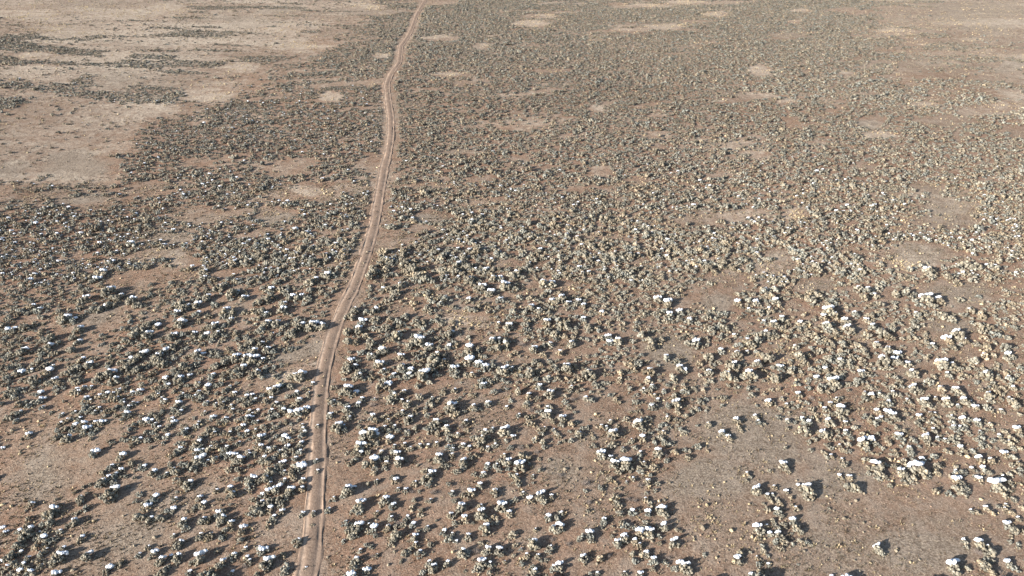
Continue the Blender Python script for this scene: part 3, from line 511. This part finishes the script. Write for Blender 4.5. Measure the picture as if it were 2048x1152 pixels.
def stick_arrays(seed, n, reach, up, thick, col, lift=0.0):
    """thin bent three-sided twigs fanning from the base"""
    r = random.Random(seed); V, F, C = [], [], []; off = 0
    for _ in range(n):
        th = r.uniform(0, 6.283); el = r.uniform(*up)
        d = np.array([math.cos(th) * math.cos(el), math.sin(th) * math.cos(el), math.sin(el)])
        pts = [np.array([r.uniform(-.12, .12), r.uniform(-.12, .12), lift])]
        for k in range(3):
            d = d + np.array([r.uniform(-.3, .3), r.uniform(-.3, .3), r.uniform(-.12, .25)]); d /= np.linalg.norm(d)
            pts.append(pts[-1] + d * reach / 3 * r.uniform(.7, 1.2))
        a = np.cross(d, [0, 0, 1.0]); a /= np.linalg.norm(a) + 1e-6; b = np.cross(d, a)
        for k, p in enumerate(pts):
            w = thick * (1 - k / 3.6)
            for t in range(3):
                V.append(p + w * (a * math.cos(t * 2.094) + b * math.sin(t * 2.094)))
                C.append(np.array(col) * r.uniform(.75, 1.25))
        for k in range(3):
            for t in range(3):
                q0, q1 = off + k * 3 + t, off + k * 3 + (t + 1) % 3
                F += [[q0, q1, q1 + 3], [q0, q1 + 3, q0 + 3]]
        off += 12
    return np.array(V), np.array(F), np.array(C)

STYLES = ['dome', 'open', 'wide', 'dome', 'dome', 'ring', 'tuft', 'open', 'dome', 'dome', 'twin', 'tuft']
NEAR = [tri_mesh("foliage", *shrub_arrays(100 + k, st, 44 if st != 'tuft' else 36, ICO2, 9, .178), False, M_LEAF) for k, st in enumerate(STYLES)]
STEMS = [tri_mesh("stems", *stick_arrays(300 + k, 16, .8, (.5, 1.3), .035, (.1, .08, .07)), False, M_WOOD) for k in range(4)]
MID = [shrub_arrays(500 + k, st, 28, ICO1, 4, .205) for k, st in enumerate(STYLES)]
FAR2 = [shrub_arrays(800 + k, 'dome', 8, ICO1, 0, .34, .12) for k in range(12)]
FAR = [shrub_arrays(700 + k, 'wide' if k % 4 == 0 else 'dome', 12, ICO1, 1, .25, .18) for k in range(12)]
DEADP = [stick_arrays(900 + k, 110, 1.0, (.15, 1.35), .022, (.24, .20, .175)) for k in range(3)]
DEAD = [tri_mesh("twigs", v, f, c, False, M_DEAD) for v, f, c in DEADP]

def snow_arrays(seed, base=ICO2):
    """ragged snow lying in and behind a bush: several sagging pillows run together, one metre wide (x)"""
    r = random.Random(seed); nr = np.random.default_rng(seed); V, F = [], []; off = 0
    n = r.randint(5, 8)
    for k in range(n):
        t = (k + .5) / n * 2 - 1
        cx, cy = t * .33 + r.uniform(-.08, .08), r.uniform(-.15, .15) * (1.2 - abs(t))
        sx_, sy_ = r.uniform(.13, .22), r.uniform(.18, .29) * (1.15 - .45 * abs(t)); sz_ = r.uniform(.15, .25)
        v = base[0] * (1 + nr.uniform(-.17, .17, (len(base[0]), 1)))
        a_ = r.uniform(-.6, .6); ca, sa = math.cos(a_), math.sin(a_)
        x, y, z = v[:, 0] * sx_, v[:, 1] * sy_, v[:, 2] * sz_
        x, y = x * ca - y * sa + cx, x * sa + y * ca + cy
        V.append(np.stack([x, y, z - y * .25 + r.uniform(-.07, .07)], 1)); F.append(base[1] + off); off += len(v)
    V = np.concatenate(V)
    return V, np.concatenate(F), np.ones((len(V), 3))
SNOWP = [snow_arrays(40 + k) for k in range(8)]
SNOWF = [snow_arrays(60 + k) for k in range(6)]
SNOW = [tri_mesh("snow_cap", v, f, c, True, M_SNOW) for v, f, c in SNOWP]

# ------------------------------------------------------------------ the nearest, largest sagebrush: one thing each
cand = [k for k, q in enumerate(shrubs[:n_survey]) if -6 < q['ix'] < 2054 and q['iy'] < 1158]
cand.sort(key=lambda k: -shrubs[k]['px'] * (.8 if shrubs[k]['dead'] else 1))
live = [k for k in cand if not shrubs[k]['dead']][:298]
dead = [k for k in cand if shrubs[k]['dead']]
chosen = set(live) | set(dead)

def hgt(q): return q.get('h', .9)
ORD = ['', 'second', 'third', 'fourth', 'fifth', 'sixth', 'seventh', 'eighth', 'ninth']
def track_px(iy):
    return np.interp(iy, [p[1] for p in TRACK], [p[0] for p in TRACK])
def zone(q):
    ix, iy, t = q['ix'], q['iy'], track_px(q['iy'])
    if ix < t:
        if abs(ix - t) < 22: h = "on the dirt track"
        elif t - ix < 75: h = "beside the track's left edge"
        elif ix < 95: h = "at the left edge"
        elif ix < 210: h = "in the far left"
        elif ix < 330: h = "midway between track and edge"
        elif ix < 440: h = "well left of the track"
        else: h = "left of the track"
    else:
        if abs(ix - t) < 22: h = "on the dirt track"
        elif ix - t < 75: h = "beside the track's right edge"
        elif ix < 850: h = "right of the track"
        elif ix < 975: h = "left of centre"
        elif ix < 1100: h = "in the centre"
        elif ix < 1230: h = "right of centre"
        elif ix < 1370: h = "two thirds across"
        elif ix < 1530: h = "beside the bare flat"
        elif ix < 1690: h = "in mid right"
        elif ix < 1830: h = "in the right"
        elif ix < 1950: h = "in the far right"
        else: h = "at the right edge"
    if iy > 1105: v = "along the bottom edge"
    elif iy > 1050: v = "above bottom row"
    elif iy > 985: v = "low down"
    elif iy > 915: v = "in lower third"
    elif iy > 845: v = "below mid height"
    elif iy > 760: v = "two thirds down"
    else: v = "at mid height"
    return h, v
def look(q):
    w = 2 * q['r']
    size = "large" if w > 1.55 else "mid-sized" if w > 1.12 else "small"
    if q['dead']: return (size, "leafless grey", "")
    st = {'dome': 'domed', 'open': 'ragged', 'wide': 'spreading', 'twin': 'twin-crowned', 'ring': 'hollow-crowned', 'tuft': 'compact'}[STYLES[q['style']]]
    sn = q['s'] / w
    snow_ = "snowless" if sn <= 0 else "snow-flecked" if sn < .45 else "snow-capped" if sn < .7 else "snow-laden"
    return (size, st, snow_)

for n, k in enumerate(live + dead):
    q = shrubs[k]; q['style'] = (n * 7 + int(q['ix'])) % len(STYLES)
    if q['s'] > 0 and STYLES[q['style']] == 'ring': q['style'] = 0
    if abs(q['ix'] - 1545) < 12 and abs(q['iy'] - 1000) < 12: q['style'] = 5
groups = {}
for k in live + dead:
    q = shrubs[k]; groups.setdefault((zone(q), look(q)), []).append(k)
LABEL = {}
for (zn, lk), ks in groups.items():
    ks.sort(key=lambda k: shrubs[k]['ix'])
    name = "dead bush" if "leafless" in lk[1] else "sagebrush"
    body = " ".join(w_ for w_ in (lk[0], lk[2], lk[1], name) if w_)
    for n, k in enumerate(ks):
        if len(ks) == 1: o_ = ""
        elif n == 0: o_ = "leftmost "
        elif n == len(ks) - 1: o_ = "rightmost "
        else: o_ = ORD[n] + " from left, "
        LABEL[k] = o_ + body + " " + zn[0] + ", " + zn[1]

GROUP = "sagebrush dotted over the desert floor"
for n, k in enumerate(live):
    q = shrubs[k]; st = q['style']; r = q['r'] * 1.02
    root = link("sagebrush", None); root.location = (q['x'], q['y'], float(ground_z(q['x'], q['y'])) - .02)
    hs = random.uniform(.9, 1.18)
    root["label"] = LABEL[k]; root["category"] = "shrub"; root["group"] = GROUP
    rot = random.uniform(-.5, .5) + (math.pi if random.random() < .5 else 0)
    if STYLES[st] not in ('wide', 'twin'): rot = random.uniform(0, 6.28)
    f = link("foliage", NEAR[st], root); f.scale = (r, r, r * hs); f.rotation_euler = (0, 0, rot)
    s = link("stems", STEMS[n % 4], root); s.scale = (r, r, r); s.rotation_euler = (0, 0, rot)
    if q['s'] > 0:
        c = link("snow_cap", SNOW[n % 8], root); w = q['s'] * 1.06
        off = .66 * r + .27 * w
        c.location = (.20 * off + random.uniform(-.1, .1) * r, .97 * off, SNOW_Z * r * hs)
        c.scale = (w, w * (1.0 if w < 1.3 * r else .72), w ** .5)
        c.rotation_euler = (random.uniform(-.15, .1), random.uniform(-.22, .22), random.uniform(-.25, .5))
for n, k in enumerate(dead):
    q = shrubs[k]; r = q['r'] * 1.1
    root = link("dead_bush", DEAD[n % 3]); root.location = (q['x'], q['y'], float(ground_z(q['x'], q['y'])) - .02)
    root.scale = (r, r, r * .85); root.rotation_euler = (0, 0, random.uniform(0, 6.28))
    root["label"] = LABEL[k]; root["category"] = "dead bush"; root["group"] = "leafless grey bushes among the sagebrush"

# ------------------------------------------------------------------ the rest of the sagebrush, one uncountable mass
def scatter(name, protos, items, mat, smooth=False, tint_jit=.15, seed=5):
    """items: x, y, scale, rot, zscale, proto index, (r,g,b) multiplier, dz"""
    nr = np.random.default_rng(seed); V, F, C = [], [], []; off = 0
    it = np.array(items, float)
    for p in range(len(protos)):
        s = it[it[:, 5] == p]
        if not len(s): continue
        pv, pf, pc = protos[p]
        co, si = np.cos(s[:, 3])[:, None], np.sin(s[:, 3])[:, None]
        x = (pv[None, :, 0] * co - pv[None, :, 1] * si) * s[:, 2:3] + s[:, 0:1]
        y = (pv[None, :, 0] * si + pv[None, :, 1] * co) * s[:, 2:3] + s[:, 1:2]
        z = pv[None, :, 2] * s[:, 2:3] * s[:, 4:5] + (ground_z(s[:, 0], s[:, 1]) + s[:, 9])[:, None]
        m = s[:, None, 6:9] * (1 + nr.uniform(-tint_jit, tint_jit, (len(s), 1, 1)))
        V.append(np.stack([x, y, z], -1).reshape(-1, 3)); C.append((pc[None] * m).reshape(-1, 3))
        F.append((pf[None] + (np.arange(len(s)) * len(pv))[:, None, None] + off).reshape(-1, 3)); off += len(s) * len(pv)
    o = link(name, tri_mesh(name, np.concatenate(V), np.concatenate(F), np.concatenate(C), smooth, mat))
    o["kind"] = "stuff"
    return o

mid_items, far_items, far2_items, snow_items = [], [], [], []
for k, q in enumerate(shrubs):
    if k in chosen: continue
    st = random.randrange(len(STYLES)); r = q['r'] * 1.02
    hs = random.uniform(.78, 1.08) * (1 - .28 * min(1, max(0, (q['y'] - 90) / 110)))
    warm = 1 + .10 * random.uniform(-1, 1)
    sage = (1 - .36 * min(1, max(0, (q['y'] - 85) / 120))) * random.uniform(.8, 1.15)      # far stands are tinted darker with distance, for contrast
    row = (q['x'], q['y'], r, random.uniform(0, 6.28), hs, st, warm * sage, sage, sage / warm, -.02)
    dist = math.hypot(q['x'], q['y'])
    (mid_items if dist < 105 else far_items if dist < 190 else far2_items).append(row)
    if q['s'] > 0:
        w = q['s'] * 1.06; off = .66 * r + .27 * w
        snow_items.append((q['x'] + .20 * off, q['y'] + .97 * off, w, random.uniform(-.15, .3), 1.0, random.randrange(6), 1, 1, 1, SNOW_Z * r * hs))
o = scatter("sagebrush_scrub", MID + FAR + FAR2,
            mid_items + [(*a[:5], a[5] + 12, *a[6:]) for a in far_items] + [(*a[:5], a[5] + 24, *a[6:]) for a in far2_items], M_LEAF)
o["label"] = "grey-green sagebrush scrub covering the plain into the distance"; o["category"] = "scrub"
o = scatter("snow_patches", SNOWF, snow_items, M_SNOW, True, 0)
o["label"] = "small white snow patches caught among the distant scrub"; o["category"] = "snow"
print("mid", len(mid_items), "far", len(far_items), len(far2_items), "snow", len(snow_items))

# ------------------------------------------------------------------ dry grass: straw tufts and grey-olive sprigs
def tuft_arrays(seed, blades):
    r = random.Random(seed); V, F, C = [], [], []; off = 0
    for _ in range(blades):
        th = r.uniform(0, 6.283); rad = r.uniform(.1, .55); L = r.uniform(.5, 1.0)
        bx_, by_ = math.cos(th) * rad, math.sin(th) * rad; w = r.uniform(.16, .3)
        tx_, ty_ = bx_ * 1.9, by_ * 1.9
        V += [[bx_ - w * math.sin(th), by_ + w * math.cos(th), -.05], [bx_ + w * math.sin(th), by_ - w * math.cos(th), -.05], [tx_, ty_, L]]
        k = r.uniform(.7, 1.25); C += [[k * .75] * 3, [k * .75] * 3, [k * 1.1] * 3]
        F.append([off, off + 1, off + 2]); off += 3
    return np.array(V), np.array(F), np.array(C)
def lump_arrays(seed):
    nr = np.random.default_rng(seed); v = ICO1[0] * (1 + nr.uniform(-.3, .3, (12, 1))); v[:, 2] = np.maximum(v[:, 2] * .75, -.1) + .2
    return v * .8, ICO1[1], np.tile(nr.uniform(.75, 1.2, (12, 1)), (1, 3))
GP = [tuft_arrays(1000 + k, 9) for k in range(4)] + [lump_arrays(1100 + k) for k in range(4)]
N = 330000
x = rng.uniform(-290, 290, N); y = 12 + rng.random(N) * 370
x = np.r_[x, rng.uniform(-110, 110, 230000)]; y = np.r_[y, rng.uniform(20, 120, 230000)]; N = len(x)
ppx, ppy, pd = pix(x, y, 0)
patch = fbm(x, y, 7, 41) * .6 + vnoise(x, y, 2.2, 43) * .4
ok = (ppx > -250) & (ppx < 2300) & (ppy > -60) & (ppy < 1350) & (pd > 8) & ((track_dist(x, y) > 1.1) | (track_dist(x, y) < .3) & (rng.random(N) < .6))
ok &= rng.random(N) < np.clip((patch - .36) * 3.2, .10, 1)
x, y, ppx, ppy, pd = x[ok], y[ok], ppx[ok], ppy[ok], pd[ok]
straw_p = np.zeros(len(x))
for cx, cy, rx, ry, k in CLEARINGS:
    if k == 's': straw_p = np.maximum(straw_p, np.clip(1.3 - np.hypot((ppx - cx) / rx, (ppy - cy) / ry), 0, 1))
items = []
size = np.exp(rng.normal(-2.15, .36, len(x))) * (1 + np.clip((pd - 90) / 160, 0, 1) * .7)
straw_f = fbm(x, y, 11, 44)
for k in range(len(x)):
    u = random.random()
    if u < .07 + .7 * straw_p[k] + 1.1 * max(0, straw_f[k] - .52): col = (.46, .37, .235); p = random.randrange(5); s = size[k] * 1.2
    elif u < .60: col = (.25, .21, .155); p = random.randrange(5); s = size[k] * .95
    elif u < .90: col = (.17, .13, .092); p = random.randrange(4); s = size[k] * .9
    else: col = (.33, .23, .16); p = 4 + random.randrange(4); s = size[k] * .5
    items.append((x[k], y[k], min(s, .38), random.uniform(0, 6.28), random.uniform(.7, 1.2), p, *col, 0))
o = scatter("dry_grass", GP, items, M_GRASS, False, .25, 9)
o["label"] = "short dry straw and grey grass tufts on the soil"; o["category"] = "grass"
print("tufts", len(items))

# ------------------------------------------------------------------ thin winter haze over the plain
if HAZE > 0:
    hm = bpy.data.materials.new("haze"); hm.use_nodes = True
    hn = hm.node_tree; hn.nodes.clear()
    out = hn.nodes.new("ShaderNodeOutputMaterial"); pv = hn.nodes.new("ShaderNodeVolumePrincipled")
    pv.inputs["Color"].default_value = (.93, .94, .96, 1); pv.inputs["Density"].default_value = HAZE
    hn.links.new(pv.outputs[0], out.inputs["Volume"])
    bm = bmesh.new(); bmesh.ops.create_cube(bm, size=1); hme = bpy.data.meshes.new("haze"); bm.to_mesh(hme); bm.free()
    hme.materials.append(hm)
    hz = link("haze", hme); hz.location = (0, 0, 25.5); hz.scale = (9400, 9400, 55); hz["kind"] = "stuff"
    hz["label"] = "thin pale haze over the plain"; hz["category"] = "haze"
